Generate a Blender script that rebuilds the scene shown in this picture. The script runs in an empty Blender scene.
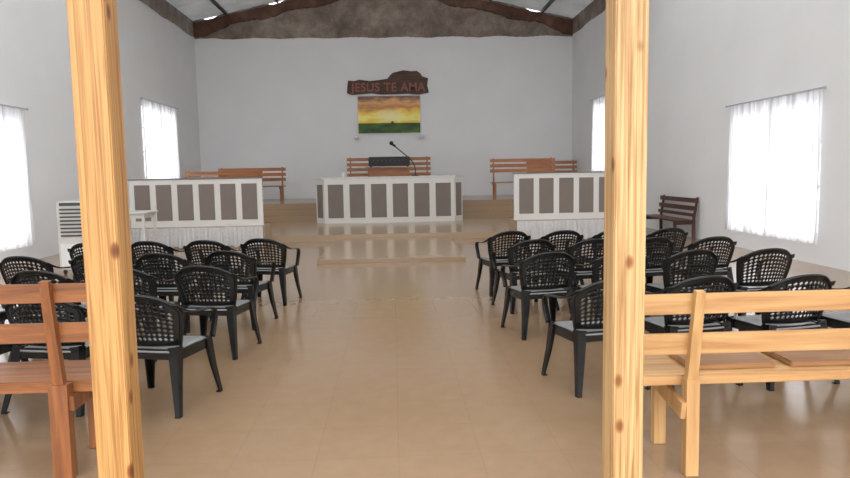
import bpy, bmesh, math, random
from mathutils import Vector, Matrix
random.seed(4)
C = bpy.context.scene.collection
sc = bpy.context.scene
try:
    sc.view_settings.view_transform = 'Standard'
except Exception: pass

# ---------------------------------------------------------------- materials
def newmat(name):
    m = bpy.data.materials.new(name); m.use_nodes = True
    nt = m.node_tree; b = nt.nodes['Principled BSDF']
    return m, nt, b
def N(nt, t, **kw):
    n = nt.nodes.new(t)
    for k, v in kw.items():
        if k in n.inputs: n.inputs[k].default_value = v
        else: setattr(n, k, v)
    return n
def ramp(nt, fac, stops):
    r = nt.nodes.new('ShaderNodeValToRGB')
    e = r.color_ramp.elements
    while len(e) < len(stops): e.new(0.5)
    for i, (p, c) in enumerate(stops):
        e[i].position = p; e[i].color = (*c, 1)
    nt.links.new(fac, r.inputs[0]); return r
def s2l(r, g, b):
    f = lambda c: (c/255/12.92) if c/255 <= .04045 else ((c/255+.055)/1.055)**2.4
    return (f(r), f(g), f(b))
def plain(name, col, rough=.5, metal=0, noise=.06, nscale=6, spec=None):
    m, nt, b = newmat(name)
    tc = N(nt, 'ShaderNodeTexCoord'); no = N(nt, 'ShaderNodeTexNoise', Scale=nscale, Detail=4)
    nt.links.new(tc.outputs['Object'], no.inputs['Vector'])
    c1 = tuple(max(0, c*(1-noise)) for c in col); c2 = tuple(min(1, c*(1+noise)) for c in col)
    r = ramp(nt, no.outputs['Fac'], [(.3, c1), (.7, c2)])
    nt.links.new(r.outputs[0], b.inputs['Base Color'])
    b.inputs['Roughness'].default_value = rough; b.inputs['Metallic'].default_value = metal
    if spec is not None: b.inputs['Specular IOR Level'].default_value = spec
    return m
def wood(name, light, dark, axis=0, rough=.5, knots=False, scale=1.0):
    m, nt, b = newmat(name)
    tc = N(nt, 'ShaderNodeTexCoord'); mp = N(nt, 'ShaderNodeMapping')
    s = [9*scale]*3; s[axis] = .55*scale
    mp.inputs['Scale'].default_value = s
    nt.links.new(tc.outputs['Object'], mp.inputs['Vector'])
    no = N(nt, 'ShaderNodeTexNoise', Scale=2.2, Detail=6, Roughness=.6, Distortion=.6)
    nt.links.new(mp.outputs[0], no.inputs['Vector'])
    mid = tuple((a+c)/2 for a, c in zip(light, dark))
    r = ramp(nt, no.outputs['Fac'], [(.32, dark), (.48, mid if not knots else tuple(a*.8+c*.2 for a,c in zip(light,dark))), (.62, light)])
    out = r.outputs[0]
    if knots:
        m2 = N(nt, 'ShaderNodeMapping'); s = [50]*3; s[axis] = .8; m2.inputs['Scale'].default_value = s
        nt.links.new(tc.outputs['Object'], m2.inputs['Vector'])
        n2 = N(nt, 'ShaderNodeTexNoise', Scale=1.6, Detail=3, Distortion=.8); nt.links.new(m2.outputs[0], n2.inputs['Vector'])
        r2 = ramp(nt, n2.outputs['Fac'], [(.38, (.60, .48, .36)), (.57, (1, 1, 1))])
        mx = N(nt, 'ShaderNodeMix', data_type='RGBA', blend_type='MULTIPLY'); mx.inputs[0].default_value = .85
        nt.links.new(out, mx.inputs[6]); nt.links.new(r2.outputs[0], mx.inputs[7]); out = mx.outputs[2]
        m3 = N(nt, 'ShaderNodeMapping'); s = [7]*3; s[axis] = 4.0; m3.inputs['Scale'].default_value = s
        nt.links.new(tc.outputs['Object'], m3.inputs['Vector'])
        v = N(nt, 'ShaderNodeTexVoronoi', Scale=1.0); nt.links.new(m3.outputs[0], v.inputs['Vector'])
        r3 = ramp(nt, v.outputs['Distance'], [(.04, (.22, .09, .03)), (.10, (.45, .24, .11)), (.17, (1, 1, 1))])
        mx2 = N(nt, 'ShaderNodeMix', data_type='RGBA', blend_type='MULTIPLY'); mx2.inputs[0].default_value = .92
        nt.links.new(out, mx2.inputs[6]); nt.links.new(r3.outputs[0], mx2.inputs[7]); out = mx2.outputs[2]
    nt.links.new(out, b.inputs['Base Color']); b.inputs['Roughness'].default_value = rough
    return m

M = {}
def plaster():
    m, nt, b = newmat('painted_plaster')
    tc = N(nt, 'ShaderNodeTexCoord'); no = N(nt, 'ShaderNodeTexNoise', Scale=.8, Detail=4, Roughness=.5)
    nt.links.new(tc.outputs['Object'], no.inputs['Vector'])
    r = ramp(nt, no.outputs['Fac'], [(.3, s2l(231, 231, 232)), (.7, s2l(236, 236, 237))])
    nt.links.new(r.outputs[0], b.inputs['Base Color']); b.inputs['Roughness'].default_value = .75
    n2 = N(nt, 'ShaderNodeTexNoise', Scale=25, Detail=3); nt.links.new(tc.outputs['Object'], n2.inputs['Vector'])
    bp = N(nt, 'ShaderNodeBump', Strength=.06, Distance=.01); nt.links.new(n2.outputs['Fac'], bp.inputs['Height'])
    nt.links.new(bp.outputs[0], b.inputs['Normal']); return m
M['wall'] = plaster()
def rough_cement(name, a, b_, c):
    m, nt, b = newmat(name)
    tc = N(nt, 'ShaderNodeTexCoord'); no = N(nt, 'ShaderNodeTexNoise', Scale=1.3, Detail=9, Roughness=.7)
    nt.links.new(tc.outputs['Object'], no.inputs['Vector'])
    r = ramp(nt, no.outputs['Fac'], [(.32, a), (.5, b_), (.68, c)])
    nt.links.new(r.outputs[0], b.inputs['Base Color']); b.inputs['Roughness'].default_value = .9
    bp = N(nt, 'ShaderNodeBump', Strength=.35, Distance=.03); nt.links.new(no.outputs['Fac'], bp.inputs['Height'])
    nt.links.new(bp.outputs[0], b.inputs['Normal']); return m
M['cement'] = rough_cement('bare_cement', s2l(108, 94, 85), s2l(142, 129, 119), s2l(176, 165, 155))
M['beam'] = rough_cement('weathered_brick_beam', s2l(66, 44, 35), s2l(96, 68, 55), s2l(126, 98, 82))
def tiles(name, c1, grout, size, rough, ior=1.6, nz=.86):
    m, nt, b = newmat(name)
    tc = N(nt, 'ShaderNodeTexCoord')
    br = N(nt, 'ShaderNodeTexBrick'); br.offset = 0; br.squash = 1
    br.inputs['Scale'].default_value = 1; br.inputs['Brick Width'].default_value = size; br.inputs['Row Height'].default_value = size
    br.inputs['Mortar Size'].default_value = .0022; br.inputs['Mortar Smooth'].default_value = .4
    br.inputs['Color1'].default_value = (*c1, 1); br.inputs['Color2'].default_value = (*c1, 1); br.inputs['Mortar'].default_value = (*grout, 1)
    nt.links.new(tc.outputs['Object'], br.inputs['Vector'])
    no = N(nt, 'ShaderNodeTexNoise', Scale=7, Detail=8, Roughness=.65); nt.links.new(tc.outputs['Object'], no.inputs['Vector'])
    r = ramp(nt, no.outputs['Fac'], [(.3, (nz, nz-.02, nz-.04)), (.7, (1, 1, 1))])
    mx = N(nt, 'ShaderNodeMix', data_type='RGBA', blend_type='MULTIPLY'); mx.inputs[0].default_value = 1
    nt.links.new(br.outputs['Color'], mx.inputs[6]); nt.links.new(r.outputs[0], mx.inputs[7])
    nt.links.new(mx.outputs[2], b.inputs['Base Color'])
    n2 = N(nt, 'ShaderNodeTexNoise', Scale=1.2, Detail=3); nt.links.new(tc.outputs['Object'], n2.inputs['Vector'])
    mr = N(nt, 'ShaderNodeMapRange'); mr.inputs[3].default_value = rough*.9; mr.inputs[4].default_value = rough*1.1
    nt.links.new(n2.outputs['Fac'], mr.inputs[0]); nt.links.new(mr.outputs[0], b.inputs['Roughness'])
    b.inputs['IOR'].default_value = ior
    return m
M['floor'] = tiles('glazed_floor_tiles', s2l(150, 123, 96), s2l(140, 114, 89), .45, .17, 1.7, .92)
M['stage'] = tiles('stage_tiles', s2l(164, 139, 112), s2l(152, 128, 103), .45, .2, 1.6, .96)
M['chair'] = plain('black_plastic', (.006, .006, .006), .25, noise=.1, spec=.36)
M['chairseat'] = plain('plastic_seat_painted_reflection', (.21, .212, .214), .32, noise=.15)  # grey paints the pale reflection into the colour of the black seat
M['pineZ'] = wood('knotty_pine_vertical', s2l(190, 146, 88), s2l(156, 108, 60), 2, .5, True)
M['pineZ2'] = wood('pale_knotty_pine_vertical', s2l(202, 168, 118), s2l(172, 132, 84), 2, .5, True)
M['pineX'] = wood('pine_board', s2l(196, 154, 102), s2l(162, 116, 70), 0, .5, False)
M['pineU'] = wood('pine_upright', s2l(198, 158, 106), s2l(168, 124, 76), 2, .5, False)
M['brnX'] = wood('light_brown_board', s2l(164, 120, 80), s2l(136, 94, 58), 0, .45, False)
M['redX'] = wood('orange_brown_board', s2l(152, 96, 54), s2l(106, 62, 34), 0, .42)
M['redU'] = wood('orange_brown_upright', s2l(146, 90, 50), s2l(102, 58, 32), 2, .42)
M['honX'] = wood('honey_board', s2l(178, 118, 76), s2l(140, 84, 50), 0, .4)
M['honU'] = wood('honey_upright', s2l(172, 112, 70), s2l(134, 80, 46), 2, .4)
M['darkY'] = wood('dark_board_long', s2l(96, 62, 48), s2l(62, 40, 32), 1, .45)
M['darkU'] = wood('dark_upright', s2l(92, 60, 46), s2l(60, 38, 30), 2, .45)
M['white'] = plain('white_laminate', s2l(216, 213, 208), .35, noise=.02)
M['taupe'] = plain('taupe_panel', s2l(120, 109, 101), .6, noise=.04, nscale=3)
M['greycap'] = plain('grey_cap', s2l(112, 106, 102), .4)
M['palecap'] = plain('pale_countertop', s2l(205, 203, 200), .35)
M['steel'] = plain('dark_steel', s2l(78, 76, 76), .5, .4)
M['whitemetal'] = plain('white_metal', s2l(225, 225, 225), .4)
M['rodm'] = plain('pale_metal_rod', s2l(190, 190, 192), .4, .1)
M['blackm'] = plain('black_equipment', (.012, .012, .013), .5)
M['plasticw'] = plain('offwhite_plastic', s2l(205, 202, 196), .4, noise=.03)
M['grille'] = plain('grey_grille', s2l(70, 70, 72), .5)
M['sign'] = wood('carved_plank', s2l(92, 62, 50), s2l(58, 38, 30), 0, .6)
M['letters'] = plain('burnt_red_letters', s2l(148, 92, 74), .6)
def roofm(name, f):
    m, nt, b = newmat(name)
    tc = N(nt, 'ShaderNodeTexCoord'); no = N(nt, 'ShaderNodeTexNoise', Scale=1.5, Detail=5)
    nt.links.new(tc.outputs['Object'], no.inputs['Vector'])
    r = ramp(nt, no.outputs['Fac'], [(.3, s2l(160, 162, 162)), (.7, s2l(190, 192, 192))])
    nt.links.new(r.outputs[0], b.inputs['Base Color']); b.inputs['Roughness'].default_value = .5
    t = N(nt, 'ShaderNodeBsdfTranslucent'); nt.links.new(r.outputs[0], t.inputs[0])
    mx = N(nt, 'ShaderNodeMixShader'); mx.inputs[0].default_value = f
    nt.links.new(b.outputs[0], mx.inputs[1]); nt.links.new(t.outputs[0], mx.inputs[2])
    nt.links.new(mx.outputs[0], nt.nodes['Material Output'].inputs[0])
    return m
M['roof'] = roofm('corrugated_roof_sheet', .04)
M['fillstrip'] = roofm('translucent_skylight_sheet', .95)  # for added roof strips out of view that let fill light in
def sheer(name, transp, folds=False):
    m = bpy.data.materials.new(name); m.use_nodes = True; nt = m.node_tree; nt.nodes.clear()
    out = N(nt, 'ShaderNodeOutputMaterial')
    tc = N(nt, 'ShaderNodeTexCoord'); no = N(nt, 'ShaderNodeTexNoise', Scale=30 if not folds else 1.0, Detail=2 if not folds else 4)
    if folds:
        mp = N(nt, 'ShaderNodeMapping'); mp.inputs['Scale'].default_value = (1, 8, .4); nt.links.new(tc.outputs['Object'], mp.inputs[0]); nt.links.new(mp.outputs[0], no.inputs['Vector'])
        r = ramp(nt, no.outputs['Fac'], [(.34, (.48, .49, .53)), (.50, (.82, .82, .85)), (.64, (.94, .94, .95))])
    else:
        nt.links.new(tc.outputs['Object'], no.inputs['Vector'])
        r = ramp(nt, no.outputs['Fac'], [(.4, (.80, .80, .82)), (.6, (.88, .88, .89))])
    d = N(nt, 'ShaderNodeBsdfDiffuse'); t = N(nt, 'ShaderNodeBsdfTranslucent'); tr = N(nt, 'ShaderNodeBsdfTransparent')
    nt.links.new(r.outputs[0], d.inputs[0]); nt.links.new(r.outputs[0], t.inputs[0])
    a = N(nt, 'ShaderNodeMixShader'); a.inputs[0].default_value = .42
    nt.links.new(d.outputs[0], a.inputs[1]); nt.links.new(t.outputs[0], a.inputs[2])
    q = N(nt, 'ShaderNodeMixShader'); q.inputs[0].default_value = transp
    nt.links.new(a.outputs[0], q.inputs[1]); nt.links.new(tr.outputs[0], q.inputs[2])
    nt.links.new(q.outputs[0], out.inputs[0]); return m
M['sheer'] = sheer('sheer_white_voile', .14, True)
M['cloth'] = sheer('white_lace_cloth', .03)

# ---------------------------------------------------------------- helpers
def mesh_obj(name, bm, mat, parent=None, smooth=False, loc=(0, 0, 0)):
    me = bpy.data.meshes.new(name); bm.normal_update(); bm.to_mesh(me); bm.free()
    if mat is not None: me.materials.append(mat)
    if smooth:
        for p in me.polygons: p.use_smooth = True
    o = bpy.data.objects.new(name, me); C.objects.link(o); o.location = loc
    if parent: o.parent = parent
    return o
def top(o, label, cat, group=None):
    o['label'] = label; o['category'] = cat
    if group: o['group'] = group
    return o
def struct(o, label=None, cat=None):
    o['kind'] = 'structure'
    if label: o['label'] = label
    o['category'] = cat or o.name.split('_')[0]
    return o
def empty(name, loc, rz=0):
    e = bpy.data.objects.new(name, None); e.empty_display_size = .2; C.objects.link(e)
    e.location = loc; e.rotation_euler = (0, 0, rz); return e
def bbox(bm, lo, hi, bev=0, rot=None):
    lo = Vector(lo); hi = Vector(hi); c = (lo+hi)/2; s = hi-lo
    mt = Matrix.Translation(c)
    if rot: mt = mt @ rot
    t = bmesh.new()
    bmesh.ops.create_cube(t, size=1, matrix=mt @ Matrix.Diagonal((s.x, s.y, s.z, 1)))
    if bev: bmesh.ops.bevel(t, geom=t.edges[:], offset=bev, segments=2, affect='EDGES')
    me = bpy.data.meshes.new('tmp'); t.to_mesh(me); t.free(); bm.from_mesh(me); bpy.data.meshes.remove(me)
def boxes(name, lst, mat, parent=None, bev=0, loc=(0, 0, 0)):
    bm = bmesh.new()
    for it in lst: bbox(bm, it[0], it[1], bev, it[2] if len(it) > 2 else None)
    return mesh_obj(name, bm, mat, parent, False, loc)
def bar(bm, p, q, w, h, up=(0, 0, 1), w2=None, h2=None):
    p = Vector(p); q = Vector(q); d = (q-p).normalized(); u = Vector(up)
    s = d.cross(u)
    if s.length < 1e-4: s = Vector((1, 0, 0))
    s.normalize(); u = s.cross(d).normalized()
    w2 = w if w2 is None else w2; h2 = h if h2 is None else h2
    V = []
    for c, a, b in ((p, w, h), (q, w2, h2)):
        for sx, sy in ((-1, -1), (1, -1), (1, 1), (-1, 1)):
            V.append(bm.verts.new(c+s*sx*a/2+u*sy*b/2))
    for f in ((0, 1, 2, 3), (7, 6, 5, 4), (0, 4, 5, 1), (1, 5, 6, 2), (2, 6, 7, 3), (3, 7, 4, 0)):
        bm.faces.new([V[i] for i in f])
def catmull(pts, n=6):
    P = [Vector(p) for p in pts]; P = [2*P[0]-P[1]]+P+[2*P[-1]-P[-2]]; out = []
    for i in range(1, len(P)-2):
        for k in range(n):
            t = k/n; a, b, c, d = P[i-1:i+3]
            out.append(.5*((2*b)+(c-a)*t+(2*a-5*b+4*c-d)*t*t+(-a+3*b-3*c+d)*t**3))
    out.append(P[-2]); return out
def sweep(bm, pts, w, h, side, n=6, seg=8, power=1.0, w2=None):
    path = catmull(pts, n); rings = []; L = len(path)
    for i, p in enumerate(path):
        d = (path[min(i+1, L-1)]-path[max(i-1, 0)]).normalized()
        s = Vector(side); s = (s-d*s.dot(d)).normalized(); u = s.cross(d).normalized()
        ww = w if w2 is None else w+(w2-w)*i/(L-1)
        r = []
        for k in range(seg):
            a = 2*math.pi*k/seg; ca, sa = math.cos(a), math.sin(a)
            ca = math.copysign(abs(ca)**.6, ca); sa = math.copysign(abs(sa)**.6, sa)
            r.append(bm.verts.new(p+s*ca*ww/2+u*sa*h/2))
        rings.append(r)
    for i in range(L-1):
        for k in range(seg):
            bm.faces.new([rings[i][k], rings[i][(k+1) % seg], rings[i+1][(k+1) % seg], rings[i+1][k]])
    bm.faces.new(rings[0][::-1]); bm.faces.new(rings[-1])
def cyl(bm, c, r, h, seg=20, axis='Z', r2=None):
    rot = {'Z': Matrix(), 'X': Matrix.Rotation(math.pi/2, 4, 'Y'), 'Y': Matrix.Rotation(math.pi/2, 4, 'X')}[axis]
    bmesh.ops.create_cone(bm, cap_ends=True, segments=seg, radius1=r, radius2=r if r2 is None else r2, depth=h, matrix=Matrix.Translation(c) @ rot)

# ---------------------------------------------------------------- room
XL, XR, YF, YB = -6.90, 6.62, -3.0, 25.0
WH, EH = 6.42, 6.98
slope = .22
xm = (XL+XR)/2
def roofz(x): return EH + slope*((XR-XL)/2-abs(x-xm))
o = boxes('floor', [((XL-.3, YF, -.2), (XR+.3, YB+.3, 0))], M['floor']); struct(o, 'glossy beige-brown ceramic tile floor', 'floor')
def side_wall(name, x0, x1, holes):
    bs = []; ys = [YF]
    for (a, b, z0, z1) in holes:
        bs.append(((x0, ys[-1], 0), (x1, a, EH)))
        bs.append(((x0, a, 0), (x1, b, z0))); bs.append(((x0, a, z1), (x1, b, EH))); ys.append(b)
    bs.append(((x0, ys[-1], 0), (x1, YB+.2, EH)))
    o = boxes(name, bs, M['wall']); struct(o, 'white painted plaster side wall with window openings', 'wall')
HL = [(10.0, 13.1, .4, 2.75), (19.4, 22.2, 1.5, 3.6)]
HR = [(10.3, 13.0, .42, 2.62), (18.8, 22.2, 1.5, 3.7)]
side_wall('wall_left', XL-.2, XL, HL); side_wall('wall_right', XR, XR+.2, HR)
o = boxes('wall_back', [((XL, YB, 0), (XR, YB+.2, WH))], M['wall']); struct(o, 'white painted plaster end wall', 'wall')
bm = bmesh.new(); n = 160; rows = []
for i in range(n+1):
    x = XL+(XR-XL)*i/n; zt = roofz(x)+.03-.03*random.random()-.08*max(0, math.sin(i*.23))**5
    rows.append([bm.verts.new(v) for v in ((x, YB-.015, WH), (x, YB-.015, zt), (x, YB+.12, zt), (x, YB+.12, WH))])
for i in range(n):
    for a in range(4): bm.faces.new([rows[i][a], rows[i][(a+1) % 4], rows[i+1][(a+1) % 4], rows[i+1][a]])
bm.faces.new(rows[0]); bm.faces.new(rows[-1][::-1])
struct(mesh_obj('wall_gable', bm, M['cement']), 'bare unpainted brick and cement gable', 'wall')
def ragged(name, p0, p1, nrm, z0, z1, n=90, a=.02):
    bm = bmesh.new(); p0 = Vector(p0); p1 = Vector(p1); nrm = Vector(nrm); up = []; lo = []
    for i in range(n+1):
        p = p0.lerp(p1, i/n)+nrm*.012
        j = a*math.sin(i*.35)+a*random.random()
        lo.append(bm.verts.new((p.x, p.y, z0+j))); up.append(bm.verts.new((p.x, p.y, z1)))
    for i in range(n): bm.faces.new([lo[i], lo[i+1], up[i+1], up[i]])
    o = mesh_obj(name, bm, M['cement']); struct(o, 'ragged unpainted cement edge above the white paint', 'trim')
ragged('trim_1', (XL, YF, 0), (XL, YB, 0), (1, 0, 0), WH-.03, EH-.01, 200)
ragged('trim_2', (XR, YF, 0), (XR, YB, 0), (-1, 0, 0), WH-.03, EH-.01, 200)
ragged('trim_3', (XL, YB-.01, 0), (XR, YB-.01, 0), (0, -1, 0), WH-.06, WH+.06, 140)
for k, (xa, xb) in enumerate(((XL+.02, xm), (xm, XR-.02))):
    bm = bmesh.new(); n = 70; rows = []
    for i in range(n+1):
        x = xa+(xb-xa)*i/n; zt = roofz(x)-.07-.03*random.random(); zb = zt-.34-.05*math.sin(i*.3)-.04*random.random()-.12*math.exp(-((abs(x-xm)-6.7)/.8)**2)
        rows.append([bm.verts.new(v) for v in ((x, YB-.14, zb), (x, YB-.14, zt), (x, YB-.03, zt), (x, YB-.03, zb))])
    for i in range(n):
        for a in range(4): bm.faces.new([rows[i][a], rows[i][(a+1) % 4], rows[i+1][(a+1) % 4], rows[i+1][a]])
    bm.faces.new(rows[0]); bm.faces.new(rows[-1][::-1])
    struct(mesh_obj('trim_%d' % (4+k), bm, M['beam']), 'rough reddish-brown beam sloping under the roof', 'trim')
bm = bmesh.new(); xs = [XL-.35, xm, XR+.35]; step = .045; n = int((YB+.2-YF)/step); prev = None
for i in range(n+1):
    y = YF+i*step; w = .03*math.sin(2*math.pi*i/5.0)
    row = [bm.verts.new((x, y, roofz(x)+.05+w)) for x in xs]
    if prev:
        for a in range(2):
            fc = bm.faces.new([prev[a], prev[a+1], row[a+1], row[a]])
            if any(p <= y < p+1.3 for p in (1.0, 4.4, 7.8, 11.2, 14.6)): fc.material_index = 1  # unseen translucent strips, added to brighten the hall
    prev = row
o = mesh_obj('ceiling', bm, M['roof'], smooth=True); o.data.materials.append(M['fillstrip']); struct(o, 'corrugated pale roof with unseen translucent strips added for fill light', 'ceiling')
for k, x in enumerate((-5.7, -3.9, -2.0, 1.8, 3.6, 5.45)):
    z = roofz(x); o = boxes('roof_purlin', [((x-.04, YF, z-.11), (x+.04, YB-.24, z-.01))], M['steel'])
    top(o, 'dark steel purlin running under the corrugated roof', 'roof beam', 'roof purlins')

# stage
SH, WG, UH = .15, .45, .66
o = boxes('stage_platform', [((-6.2, 15.6, 0), (5.75, 20.34, SH))], M['stage'], bev=.004); top(o, 'low glossy tiled stage platform across the hall', 'platform')
o = boxes('stage_apron', [((-1.34, 11.7, 0), (1.24, 15.59, .07))], M['stage'], bev=.004); top(o, 'low tiled apron step reaching into the aisle', 'step')
o = boxes('side_dais', [((-5.76, 14.7, 0), (-2.78, 15.58, WG))], M['stage'], bev=.006); top(o, 'raised tiled side dais carrying a railing', 'platform', 'side daises')
o = boxes('side_dais', [((2.66, 14.7, 0), (5.5, 15.58, WG))], M['stage'], bev=.006); top(o, 'raised tiled side dais carrying a railing', 'platform', 'side daises')
for i, (y0, z1) in enumerate(((20.35, .32), (20.65, .49), (20.95, UH))):
    y1 = (20.65, 20.95, YB-.02)[i]
    o = boxes(('platform_step', 'platform_step', 'rear_platform')[i], [((XL+.005, y0, 0), (XR-.005, y1-.002, z1))], M['stage'], bev=.006)
    if i < 2: top(o, 'tiled step leading up to the rear platform', 'step', 'rear steps')
    else: top(o, 'upper tiled rear platform against the wall', 'platform')

def window(idx, x, a, b, z0, z1, sgn):
    xo = x+sgn*.10; t = .03
    bs = []
    for y in (a+t, b-t, (a+b)/2, (3*a+b)/4, (a+3*b)/4): bs.append(((xo-.02, y-t, z0), (xo+.02, y+t, z1)))
    for z in (z0+t, z1-t, z0+(z1-z0)*.36, z0+(z1-z0)*.68): bs.append(((xo-.021, a, z-t), (xo+.021, b, z+t)))
    o = boxes('window_%d' % idx, bs, M['rodm']); struct(o, 'grey metal framed window with bars', 'window')
def curtain(x, a, b, z0, z1, sgn, rod=True, split=True):
    e = empty('curtain', (x-sgn*.06, (a+b)/2, z0)); top(e, 'sheer white voile curtain on a thin rod over the window', 'curtain', 'window curtains')
    L = (b-a)/2+.10; H = z1-z0+.10
    rngs = [(-L, .05), (-.05, L)]
    for r_i, (u0, u1) in enumerate(rngs):
        bm = bmesh.new(); n = 150; m = 18; g = []
        for i in range(n+1):
            col = []
            for j in range(m+1):
                t = j/m; u = u0+(u1-u0)*i/n
                amp = .45+.55*(1-t)
                d = (.034*math.sin(i*.42+.9*math.sin(j*.25+r_i))+.012*math.sin(i*1.15+j*.15))*amp + (r_i*.01)
                zz = t*H + (.008*math.sin(i*.16+r_i*2) if j == 0 else 0) - .10
                if j == m: zz = H+.015
                col.append(bm.verts.new((-sgn*d*.8, u, zz)))
            g.append(col)
        for i in range(n):
            for j in range(m): bm.faces.new([g[i][j], g[i+1][j], g[i+1][j+1], g[i][j+1]])
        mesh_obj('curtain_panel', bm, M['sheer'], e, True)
    bm = bmesh.new(); cyl(bm, Vector((-sgn*.02, 0, H)), .014, 2*L+.12, 12, 'Y')
    for s in (-1, 1): bmesh.ops.create_uvsphere(bm, u_segments=10, v_segments=8, radius=.024, matrix=Matrix.Translation((-sgn*.02, s*(L+.07), H)))
    for s in (-1, 1): bbox(bm, (min(-sgn*.02, sgn*.059), s*(L-.02)-.01, H-.01), (max(-sgn*.02, sgn*.059), s*(L-.02)+.01, H+.01))
    mesh_obj('curtain_rod', bm, M['rodm'], e)
i = 1
for (a, b, z0, z1) in HL: window(i, XL, a, b, z0, z1, -1); curtain(XL, a, b, z0, z1, -1); i += 1
for (a, b, z0, z1) in HR: window(i, XR, a, b, z0, z1, 1); curtain(XR, a, b, z0, z1, 1); i += 1

# ---------------------------------------------------------------- posts
def post(x0, x1, y0, y1, mat, label):
    e = boxes('wooden_post', [((x0, y0, 0), (x1, y1, min(roofz(x0), roofz(x1))-.01))], mat, bev=.006); top(e, label, 'post')
post(-1.240, -1.100, 2.75, 2.89, M['pineZ'], 'square knotty yellow pine post standing beside a reddish bench')
post(.905, 1.04, 2.75, 2.89, M['pineZ2'], 'square pale knotty pine post standing beside a pine bench')

# ---------------------------------------------------------------- chair prototype
def build_chair():
    parts = []
    bm = bmesh.new()
    def f(s, t):
        w = .228+.042*math.sin(t*math.pi/2)
        x = s*w
        z = .44+.355*t - .105*t*abs(s)**2.6
        y = -.195-.110*t+.11*s*s*(.5+.5*t)
        return Vector((x, y, z))
    nx, ny = 14, 10; cache = {}
    def V(u, v):
        k = (round(u, 4), round(v, 4))
        if k not in cache: cache[k] = bm.verts.new(f(u/nx*2-1, v/ny))
        return cache[k]
    o8 = [(0, 0), (.5, 0), (1, 0), (1, .5), (1, 1), (.5, 1), (0, 1), (0, .5)]
    for i in range(nx):
        for j in range(ny):
            O = [V(i+a, j+b) for a, b in o8]
            corner = (i in (1, nx-2) and j >= ny-2)
            if i in (0, nx-1) or j == ny-1 or j == 0 or corner:
                c = V(i+.5, j+.5)
                for k in range(8): bm.faces.new([O[k], O[(k+1) % 8], c])
            else:
                I = []
                for k, (a, b) in enumerate(o8):
                    r = .80 if k % 2 else .42
                    I.append(V(i+.5+(a-.5)*r, j+.5+(b-.5)*r))
                for k in range(8): bm.faces.new([O[k], O[(k+1) % 8], I[(k+1) % 8], I[k]])
    back = mesh_obj('backrest', bm, M['chair'], None, True)
    sm = back.modifiers.new('thick', 'SOLIDIFY'); sm.thickness = .006; sm.offset = 0
    parts.append(back)
    bm = bmesh.new()
    rim = [f(-1, 0), f(-1, .35), f(-1, .7), f(-1, .93), f(-.87, 1), f(-.5, 1), f(0, 1), f(.5, 1), f(.87, 1), f(1, .93), f(1, .7), f(1, .35), f(1, 0)]
    sweep(bm, rim, .026, .022, (0, 1, 0.01), 4, 8)
    parts.append(mesh_obj('back_rim', bm, M['chair'], None, True))
    bm = bmesh.new(); n = 14; g = []
    for i in range(n+1):
        row = []
        for j in range(n+1):
            u = i/n*2-1; v = j/n*2-1
            a = abs(u)**4+abs(v)**4
            k = 1/(max(a, 1e-9)**.25) if a > 1 else 1
            x = u*(.235+.015*v)*(.5+.5*k if a > 1 else 1); y = v*.225*(.5+.5*k if a > 1 else 1)
            z = .425-.018*(1-u*u)*(1-v*v)+.008*v-.03*max(0, v-.8)/.2-.012*max(0, abs(u)-.85)/.15
            row.append(bm.verts.new((x, y, z)))
        g.append(row)
    for i in range(n):
        for j in range(n):
            bm.faces.new([g[i][j], g[i+1][j], g[i+1][j+1], g[i][j+1]])
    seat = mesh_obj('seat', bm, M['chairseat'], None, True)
    seat['label'] = 'black plastic seat with pale reflection painted in grey'
    sm = seat.modifiers.new('thick', 'SOLIDIFY'); sm.thickness = .012; sm.offset = -1
    parts.append(seat)
    bm = bmesh.new()
    bar(bm, (-.23, .208, .38), (.23, .208, .38), .012, .07)
    bar(bm, (-.23, -.205, .393), (.23, -.205, .393), .012, .07)
    for s in (-1, 1): bar(bm, (s*.236, -.2, .383), (s*.240, .205, .38), .012, .07)
    parts.append(mesh_obj('apron', bm, M['chair']))
    for s in (-1, 1):
        bm = bmesh.new()
        sweep(bm, [(s*.250, -.235, .725), (s*.280, -.18, .688), (s*.292, -.07, .655), (s*.294, .09, .642), (s*.286, .19, .625), (s*.274, .245, .575), (s*.262, .245, .50), (s*.252, .228, .41)],
              .048, .014, (1, 0, 0.0), 5, 8)
        parts.append(mesh_obj('armrest', bm, M['chair'], None, True))
        for fy in (1, -1):
            bm = bmesh.new()
            if fy > 0: P = [(s*.250, .215, .42), (s*.264, .240, .2), (s*.286, .272, 0.003)]
            else: P = [(s*.236, -.2, .44), (s*.257, -.242, .2), (s*.286, -.292, 0.003)]
            for (a, b) in ((P[0], P[1]), (P[1], P[2])):
                w0 = .032+.036*(a[2]/.42); w1 = .032+.036*(b[2]/.42)
                bar(bm, (a[0]-s*w0/2+s*.005, a[1], a[2]), (b[0]-s*w1/2+s*.005, b[1], b[2]), w0, .010, (0, 1, 0), w1, .010)
                bar(bm, (a[0], a[1]-fy*w0/2, a[2]), (b[0], b[1]-fy*w1/2, b[2]), .010, w0, (0, 1, 0), .010, w1)
            bbox(bm, (P[2][0]-s*.014-.018, P[2][1]-fy*.014-.018, 0), (P[2][0]-s*.014+.018, P[2][1]-fy*.014+.018, .008))
            parts.append(mesh_obj('leg', bm, M['chair']))
    return parts
proto = build_chair()
first = [True]
def chair(x, y, rz, group, label='black plastic armchair with a perforated lattice back'):
    e = empty('plastic_armchair', (x, y, 0), math.radians(rz)); top(e, label, 'chair', group)
    for p in proto:
        q = p if first[0] else p.copy()
        if not first[0]: C.objects.link(q)
        q.parent = e
    first[0] = False
gl = 'black plastic chairs beside the aisle'
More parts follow.
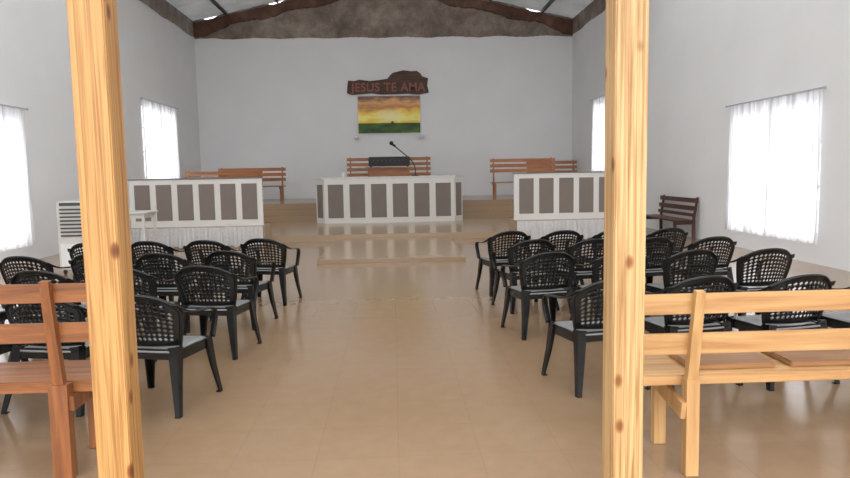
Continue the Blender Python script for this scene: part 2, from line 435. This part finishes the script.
LEFT = [(-1.52, 8.36, -12), (-2.18, 8.30, -9), (-2.85, 8.34, -10), (-3.51, 8.28, -8),
        (-1.62, 7.12, -14), (-2.29, 7.06, -10), (-2.95, 7.10, -11), (-3.62, 7.05, -9),
        (-1.58, 6.02, -11), (-2.25, 6.02, -12), (-2.92, 5.96, -9), (-3.59, 5.98, -10), (-4.26, 5.92, -9),
        (-1.61, 4.66, -14), (-2.29, 4.74, -11), (-2.97, 4.76, -10)]
RIGHT = [(1.40, 8.64, 12), (2.06, 8.58, 10), (2.73, 8.63, 11), (3.41, 8.6, 10),
         (1.46, 7.55, 14), (2.12, 7.48, 10), (2.79, 7.52, 11), (3.45, 7.45, 8),
         (1.38, 6.40, 12), (2.05, 6.34, 11), (2.72, 6.34, 10), (3.41, 6.30, 7),
         (1.44, 4.80, 13), (2.12, 4.84, 10), (2.80, 4.80, 11), (3.48, 4.82, 9)]
for c in LEFT+RIGHT: chair(*c, gl)

# ---------------------------------------------------------------- pews
def pew(x, y, z, length, H, mb, mu, rz, label, ups, boards=((0.0, .10), (.21, .105)), seatz=.5, depth=.45, group=None, name='wooden_bench', lw=.055, st=.035, brace=False):
    e = empty(name, (x, y, z), math.radians(rz)); top(e, label, 'bench', group)
    lean = .07
    def by(zz): return -lean*(zz-seatz)/(H-seatz)
    for (dz, h) in boards:
        zt = H-.02-dz; zc = zt-h/2
        boxes('back_board', [((0, by(zc)+.0, zt-h), (length, by(zc)+.025, zt))], mb, e, .004)
    boxes('seat', [((0, .03, seatz-st), (length, depth, seatz))], mb, e, .006)
    for u in ups:
        bm = bmesh.new(); bar(bm, (u, -.02, 0.003), (u, by(seatz)-.015, seatz), lw, .06, (0, 1, 0)); bar(bm, (u, by(seatz)-.015, seatz), (u, by(H)-.02, H), .055, .045, (0, 1, 0), .045, .035)
        mesh_obj('rear_leg', bm, mu, e)
        bm = bmesh.new(); bar(bm, (u, depth-.06, 0.003), (u, depth-.05, seatz-st-.001), lw, .05, (0, 1, 0)); mesh_obj('front_leg', bm, mu, e)
        bm = bmesh.new(); bo = lw/2+.012
        if brace: bar(bm, (u-bo, -.04, seatz-st-.11), (u-bo, depth-.02, seatz-st-.045), .026, .085)
        else: bar(bm, (u+bo, -.03, seatz-st-.04), (u+bo, depth-.03, seatz-st-.04), .026, .075)
        mesh_obj('leg_brace' if brace else 'seat_bearer', bm, mu, e)
    return e
pew(1.2, 3.27, 0, 2.3, .955, M['pineX'], M['pineU'], 0, 'light pine bench with two-board backrest', (.27, 2.05), ((0, .10), (.205, .105)), lw=.065, st=.05, brace=True)
pew(-3.9, 3.5, 0, 2.36, 1.045, M['redX'], M['redU'], 0, 'orange-brown wooden bench with two-board backrest', (.3, 2.17), ((0, .095), (.205, .10)), lw=.095, st=.06)
for k, (xa, xb) in enumerate(((1.52, 1.98), (2.06, 2.55))):
    o = boxes('wooden_board', [((xa, 3.38, .501), (xb, 3.69, .532))], M['brnX'], None, .006); top(o, 'flat light brown wooden board lying on the pine bench seat', 'board', 'boards on the bench')
def pew180(x0, x1, y, H, label, boards, **k):
    L = x1-x0; return pew(x1, y, UH+.001, L, H, M['honX'], M['honU'], 180, label, (.12, L-.12), boards, group='platform benches', seatz=.52, **k)
bb = ((0, .11), (.17, .11), (.34, .11))
pew180(-5.85, -3.6, 23.2, 1.14, 'honey-brown slatted wooden bench on the rear platform', bb)
pew180(-6.6, -4.15, 22.0, 1.04, 'honey-brown slatted wooden bench standing before another', bb)
pew180(3.25, 5.45, 22.7, 1.30, 'tall honey-brown slatted bench on the rear platform', bb)
pew180(4.7, 6.5, 23.8, 1.22, 'honey-brown slatted bench near the curtained window', bb)
pew180(-1.55, 1.3, 23.3, 1.42, 'wide honey-brown slatted bench behind the podium', bb+((.52, .11),))
pew(6.50, 14.35, 0, 2.05, .90, M['darkY'], M['darkU'], 90, 'dark wooden slatted bench against the white wall', (.12, 1.93), ((0, .10), (.17, .10), (.33, .07)), seatz=.42)

# ---------------------------------------------------------------- altar rails & podium
def rail(x0, x1, y, n, label):
    e = empty('altar_rail', ((x0+x1)/2, y, WG)); top(e, label, 'railing', 'altar rail panels')
    L = (x1-x0)/2; H = 1.05
    boxes('frame', [((-L, 0, 0), (L, .07, H-.025))], M['white'], e, .004)
    boxes('top_cap', [((-L-.01, -.02, H-.025), (L+.01, .09, H))], M['greycap'], e, .004)
    pitch = (2*L-.1)/n; w = pitch*.72
    for i in range(n):
        cx = -L+.05+pitch*(i+.5)
        boxes('panel', [((cx-w/2, -.012, .14), (cx+w/2, 0, H-.13))], M['taupe'], e, .003)
rail(-5.70, -2.85, 15.0, 6, 'white panelled railing with taupe upright panels and lace below')
rail(2.68, 5.47, 15.0, 6, 'white panelled railing with taupe upright panels by the window wall')
e = empty('podium', (-.05, 19.2, SH)); top(e, 'wide white octagonal podium with taupe upright panels', 'podium')
FX0, FX1, OX0, OX1, CH, DP, PH = -1.88, 1.78, -2.15, 2.05, .4, 1.0, 1.29
prof = [(FX0, 0), (FX1, 0), (OX1, CH), (OX1, DP), (OX0, DP), (OX0, CH)]
def prism(name, prof, z0, z1, mat, par, sc_=1.0):
    bm = bmesh.new(); cx = sum(p[0] for p in prof)/len(prof); cy = sum(p[1] for p in prof)/len(prof)
    a = [bm.verts.new((cx+(x-cx)*sc_, cy+(y-cy)*sc_, z0)) for x, y in prof]; b = [bm.verts.new((cx+(x-cx)*sc_, cy+(y-cy)*sc_, z1)) for x, y in prof]
    bm.faces.new(a[::-1]); bm.faces.new(b)
    for i in range(len(prof)): j = (i+1) % len(prof); bm.faces.new([a[i], a[j], b[j], b[i]])
    return mesh_obj(name, bm, mat, par)
prism('body', prof, 0, PH-.06, M['white'], e)
prism('countertop', prof, PH-.06, PH, M['palecap'], e, 1.025)
NP = 6; pw = (FX1-FX0)/(NP+.05)
for i in range(NP):
    cx = (FX0+FX1)/2+(i-(NP-1)/2)*pw
    boxes('panel', [((cx-.215, -.012, .15), (cx+.215, 0, PH-.20))], M['taupe'], e, .003)
for s, a, b in ((-1, (OX0, CH), (FX0, 0)), (1, (FX1, 0), (OX1, CH))):
    bm = bmesh.new(); a = Vector((*a, 0)); b = Vector((*b, 0)); d = (b-a); nn = Vector((d.y, -d.x, 0)).normalized()
    p = a+d*.18+nn*.006; q = a+d*.82+nn*.006
    bar(bm, p+Vector((0, 0, (PH-.05)/2)), q+Vector((0, 0, (PH-.05)/2)), .012, PH-.35)
    mesh_obj('panel', bm, M['taupe'], e)
def skirt(x0, x1):
    bm = bmesh.new(); n = 260; m = 6; g = []
    for i in range(n+1):
        x = x0+(x1-x0)*i/n
        g.append([bm.verts.new((x, 14.645-.022*math.sin(i*.8)*(1-j/m*.6), .012+(WG-.012)*j/m+(.045*abs(math.sin(i*.18)) if j == 0 else 0))) for j in range(m+1)])
    for i in range(n):
        for j in range(m): bm.faces.new([g[i][j], g[i+1][j], g[i+1][j+1], g[i][j+1]])
    o = mesh_obj('cloth_skirt', bm, M['cloth'], None, True); top(o, 'gathered white lace cloth skirt hanging on the dais edge', 'cloth', 'stage cloth skirts')
skirt(-5.74, -2.8); skirt(2.68, 5.48)

e = empty('microphone', (.65, 19.7, SH+PH)); top(e, 'black gooseneck microphone standing on the podium', 'microphone')
bm = bmesh.new(); cyl(bm, Vector((0, 0, .012)), .10, .024, 24); mesh_obj('base', bm, M['blackm'], e, False)
bm = bmesh.new(); sweep(bm, [(0, 0, .02), (0, 0, .22), (-.10, 0, .44), (-.36, 0, .68), (-.62, 0, .90)], .032, .032, (0, 1, 0), 6, 8); mesh_obj('gooseneck', bm, M['blackm'], e, True)
bm = bmesh.new(); bmesh.ops.create_uvsphere(bm, u_segments=14, v_segments=10, radius=.06, matrix=Matrix.Translation((-.67, 0, .95))); bar(bm, (-.56, 0, .85), (-.67, 0, .95), .06, .06); mesh_obj('mic_head', bm, M['blackm'], e, True)
bm = bmesh.new(); cyl(bm, Vector((0, 0, .07)), .04, .14, 20, 'Z', .05)
o = mesh_obj('cup', bm, M['white'], None, False, (-1.42, 19.55, SH+PH)); top(o, 'small white cup on the podium top', 'cup')
e = empty('lectern', (-.1, 21.4, UH)); top(e, 'honey-brown wooden lectern stand behind the podium', 'lectern')
boxes('top', [((-.74, -.28, 1.02), (.70, .35, 1.07))], M['honX'], e, .006)
boxes('side', [((-.66, -.24, 0), (-.60, .3, 1.02))], M['honU'], e, .004); boxes('side', [((.56, -.24, 0), (.62, .3, 1.02))], M['honU'], e, .004)
boxes('front', [((-.6, -.2, .35), (.56, -.17, 1.02))], M['honX'], e, .004)
e = empty('amplifier', (-.1, 21.4, UH+1.07)); top(e, 'black audio mixer amplifier on the wooden lectern', 'amplifier')
boxes('body', [((-.64, -.2, .02), (.64, .25, .31))], M['blackm'], e, .015)
bm = bmesh.new()
for i in range(8): cyl(bm, Vector((-.48+i*.13, -.21, .2)), .022, .025, 12, 'Y')
mesh_obj('knob', bm, M['grille'], e)['kind'] = 'stuff'
boxes('foot', [((-.6, -.12, 0), (-.54, .12, .02)), ((.54, -.12, 0), (.6, .12, .02))], M['grille'], e)

# ---------------------------------------------------------------- sign and picture
KS = 1.22
e = empty('wall_sign', (-.09, YB-.06, 4.40)); top(e, 'carved irregular brown wooden sign reading JESUS TE AMA', 'sign')
pts = [(-1.22, .02), (-1.20, .22), (-1.18, .38), (-1.0, .36), (-.85, .40), (-.55, .36), (-.3, .38), (-.02, .42), (.06, .52), (.14, .59), (.45, .66), (.68, .63), (.85, .64), (.96, .56), (1.0, .48), (1.18, .42), (1.15, .22), (1.2, .0), (.9, -.05), (.6, -.02), (.3, -.03), (-.2, -.04), (-.5, -.0), (-.8, -.02), (-1.1, -.04)]
pts = [(x*KS, z*KS) for x, z in pts]
bm = bmesh.new(); a = [bm.verts.new((x, 0, z)) for x, z in pts]; b = [bm.verts.new((x, .045, z)) for x, z in pts]
bm.faces.new(a); bm.faces.new(b[::-1])
for i in range(len(pts)): j = (i+1) % len(pts); bm.faces.new([a[i], b[i], b[j], a[j]])
mesh_obj('plank', bm, M['sign'], e)
cu = bpy.data.curves.new('t', 'FONT'); cu.body = 'JESUS TE AMA'; cu.size = .43; cu.extrude = .012; cu.align_x = 'CENTER'; cu.offset = .008; cu.space_character = 1.08
t = bpy.data.objects.new('t', cu); C.objects.link(t); bpy.context.view_layer.update()
me = bpy.data.meshes.new_from_object(t.evaluated_get(bpy.context.evaluated_depsgraph_get())); bpy.data.objects.remove(t)
xs_ = [v.co.x for v in me.vertices]; k = 2.7/(max(xs_)-min(xs_))
for v in me.vertices: v.co = Vector((v.co.x*k, -v.co.z-.012, v.co.y+.07))
me.materials.clear(); me.materials.append(M['letters'])
lt = bpy.data.objects.new('lettering', me); C.objects.link(lt); lt.parent = e

PHT = 1.32
def picture_mat():
    m, nt, b = newmat('sunset_meadow_print')
    tc = N(nt, 'ShaderNodeTexCoord'); sp = N(nt, 'ShaderNodeSeparateXYZ'); nt.links.new(tc.outputs['Object'], sp.inputs[0])
    mr = N(nt, 'ShaderNodeMapRange'); mr.inputs[1].default_value = 0; mr.inputs[2].default_value = PHT
    nt.links.new(sp.outputs['Z'], mr.inputs[0])
    mp = N(nt, 'ShaderNodeMapping'); mp.inputs['Scale'].default_value = (1.0, 1, 3.0); nt.links.new(tc.outputs['Object'], mp.inputs[0])
    no = N(nt, 'ShaderNodeTexNoise', Scale=1.8, Detail=5); nt.links.new(mp.outputs[0], no.inputs['Vector'])
    ad = N(nt, 'ShaderNodeMath', operation='MULTIPLY_ADD'); ad.inputs[1].default_value = .5; nt.links.new(no.outputs['Fac'], ad.inputs[0])
    sub = N(nt, 'ShaderNodeMath', operation='SUBTRACT'); sub.inputs[1].default_value = .25; nt.links.new(mr.outputs[0], sub.inputs[0]); nt.links.new(sub.outputs[0], ad.inputs[2])
    sky = ramp(nt, ad.outputs[0], [(.28, s2l(250, 206, 60)), (.42, s2l(255, 248, 150)), (.56, s2l(255, 214, 90)), (.70, s2l(196, 132, 84)), (.82, s2l(236, 176, 110)), (.96, s2l(120, 88, 78))])
    vd = N(nt, 'ShaderNodeVectorMath', operation='DISTANCE'); vd.inputs[1].default_value = (.0, 0, .62)
    m2 = N(nt, 'ShaderNodeMapping'); m2.inputs['Scale'].default_value = (.8, 0, 1.5); m2.inputs['Location'].default_value = (0, 0, -.31); nt.links.new(tc.outputs['Object'], m2.inputs[0]); nt.links.new(m2.outputs[0], vd.inputs[0])
    gl_ = ramp(nt, vd.outputs['Value'], [(.0, (1, 1, 1)), (.45, (0, 0, 0))])
    mg = N(nt, 'ShaderNodeMix', data_type='RGBA'); nt.links.new(gl_.outputs[0], mg.inputs[0]); nt.links.new(sky.outputs[0], mg.inputs[6]); mg.inputs[7].default_value = (1, .93, .5, 1)
    gr = ramp(nt, no.outputs['Fac'], [(.35, s2l(28, 60, 14)), (.65, s2l(76, 112, 26))])
    lt_ = N(nt, 'ShaderNodeMath', operation='LESS_THAN'); lt_.inputs[1].default_value = .27; nt.links.new(mr.outputs[0], lt_.inputs[0])
    mx = N(nt, 'ShaderNodeMix', data_type='RGBA'); nt.links.new(lt_.outputs[0], mx.inputs[0]); nt.links.new(mg.outputs[2], mx.inputs[6]); nt.links.new(gr.outputs[0], mx.inputs[7])
    td = N(nt, 'ShaderNodeVectorMath', operation='DISTANCE'); td.inputs[1].default_value = (.1, 0, .37)
    m4 = N(nt, 'ShaderNodeMapping'); m4.inputs['Scale'].default_value = (1, 0, 1); nt.links.new(tc.outputs['Object'], m4.inputs[0]); nt.links.new(m4.outputs[0], td.inputs[0])
    l4 = N(nt, 'ShaderNodeMath', operation='LESS_THAN'); l4.inputs[1].default_value = .05; nt.links.new(td.outputs['Value'], l4.inputs[0])
    mx3 = N(nt, 'ShaderNodeMix', data_type='RGBA'); nt.links.new(l4.outputs[0], mx3.inputs[0]); nt.links.new(mx.outputs[2], mx3.inputs[6]); mx3.inputs[7].default_value = (*s2l(36, 44, 18), 1)
    nt.links.new(mx3.outputs[2], b.inputs['Base Color']); b.inputs['Roughness'].default_value = .5
    return m
e = empty('wall_picture', (-.07, YB-.045, 2.98)); top(e, 'landscape print of golden sunset clouds over a green meadow', 'picture')
boxes('frame', [((-1.17, 0, -.03), (1.15, .04, PHT+.03))], M['white'], e, .005)
boxes('print', [((-1.13, -.008, 0), (1.11, 0, PHT))], picture_mat(), e)
for x in (-1.27, 1.08):
    e = empty('wall_spotlight', (x, YB-.2, 2.75)); top(e, 'small white clip spotlight fixed on the wall under the picture', 'lamp', 'wall spotlights')
    boxes('bracket', [((-.03, .1, .02), (.03, .19, .08))], M['whitemetal'], e)
    bm = bmesh.new(); cyl(bm, Vector((0, .02, .08)), .06, .17, 18, 'Y', .09); mesh_obj('lamp_shade', bm, M['whitemetal'], e, True)

# ---------------------------------------------------------------- cooler, table
e = empty('air_cooler', (-5.12, 11.3, 0)); top(e, 'white upright air cooler with slatted grille beside the wall', 'air cooler')
boxes('body', [((-.26, -.2, .08), (.24, .25, 1.18))], M['plasticw'], e, .02)
boxes('grille', [((-.2, -.215, .62+i*.06), (.18, -.195, .645+i*.06)) for i in range(8)], M['grille'], e)
boxes('control_panel', [((-.2, -.21, 1.11), (.18, -.195, 1.16))], M['grille'], e)
boxes('water_tank', [((-.22, -.212, .14), (.2, -.195, .5))], M['whitemetal'], e, .004)
bm = bmesh.new()
for x in (-.2, .18):
    for y in (-.14, .18): cyl(bm, Vector((x, y, .04)), .04, .03, 14, 'X')
mesh_obj('wheel', bm, M['blackm'], e)['kind'] = 'stuff'
e = empty('side_table', (-5.2, 13.2, 0)); top(e, 'white plastic table with slim legs near the railing', 'table')
boxes('tabletop', [((-.65, -.35, .86), (.6, .35, .9))], M['plasticw'], e, .012)
boxes('apron', [((-.59, -.3, .78), (.54, -.28, .86)), ((-.59, .28, .78), (.54, .3, .86)), ((-.59, -.3, .78), (-.57, .3, .86)), ((.52, -.3, .78), (.54, .3, .86))], M['plasticw'], e)
for x in (-.58, .53):
    for y in (-.29, .29): boxes('leg', [((x-.025, y-.025, 0), (x+.025, y+.025, .86))], M['plasticw'], e, .005)

# ---------------------------------------------------------------- lights
w = bpy.data.worlds.new('w'); sc.world = w; w.use_nodes = True; nt = w.node_tree
bg = nt.nodes['Background']; bg.inputs[0].default_value = (.97, .985, 1, 1)
tc = nt.nodes.new('ShaderNodeTexCoord'); sp = nt.nodes.new('ShaderNodeSeparateXYZ'); mr = nt.nodes.new('ShaderNodeMapRange')
nt.links.new(tc.outputs['Generated'], sp.inputs[0]); nt.links.new(sp.outputs['Z'], mr.inputs[0])
mr.inputs[1].default_value = .1; mr.inputs[2].default_value = .7; mr.inputs[3].default_value = 1.7; mr.inputs[4].default_value = 9.8
nt.links.new(mr.outputs[0], bg.inputs[1])
def area(x, y, z, sx, sy, rot, power, col=(1, 1, 1)):
    l = bpy.data.lights.new('daylight', 'AREA'); l.shape = 'RECTANGLE'; l.size = sx; l.size_y = sy; l.energy = power; l.color = col
    o = bpy.data.objects.new('daylight', l); C.objects.link(o); o.location = (x, y, z); o.rotation_euler = rot; return o
for (a, b, z0, z1) in HL: area(XL-.5, (a+b)/2, (z0+z1)/2, z1-z0, b-a, (0, -math.pi/2, 0), 38, (.98, .99, 1))
for (a, b, z0, z1) in HR: area(XR+.5, (a+b)/2, (z0+z1)/2, z1-z0, b-a, (0, math.pi/2, 0), 38, (.98, .99, 1))

# ---------------------------------------------------------------- camera
cam = bpy.data.cameras.new('camera'); co = bpy.data.objects.new('camera', cam); C.objects.link(co); sc.camera = co
F = 680.0; cam.sensor_width = 36; cam.lens = F/850*36; cam.clip_start = .05
yaw = math.atan(31/F); pitch = math.atan(67/F); roll = math.radians(1.0)
fwd = Vector((math.sin(yaw)*math.cos(pitch), math.cos(yaw)*math.cos(pitch), -math.sin(pitch)))
right = Vector((math.cos(yaw), -math.sin(yaw), 0)); up = right.cross(fwd)
r2 = right*math.cos(roll)-up*math.sin(roll); u2 = up*math.cos(roll)+right*math.sin(roll)
mt = Matrix((r2, u2, -fwd)).transposed().to_4x4(); mt.translation = (0, 0, 1.55)
co.matrix_world = mt
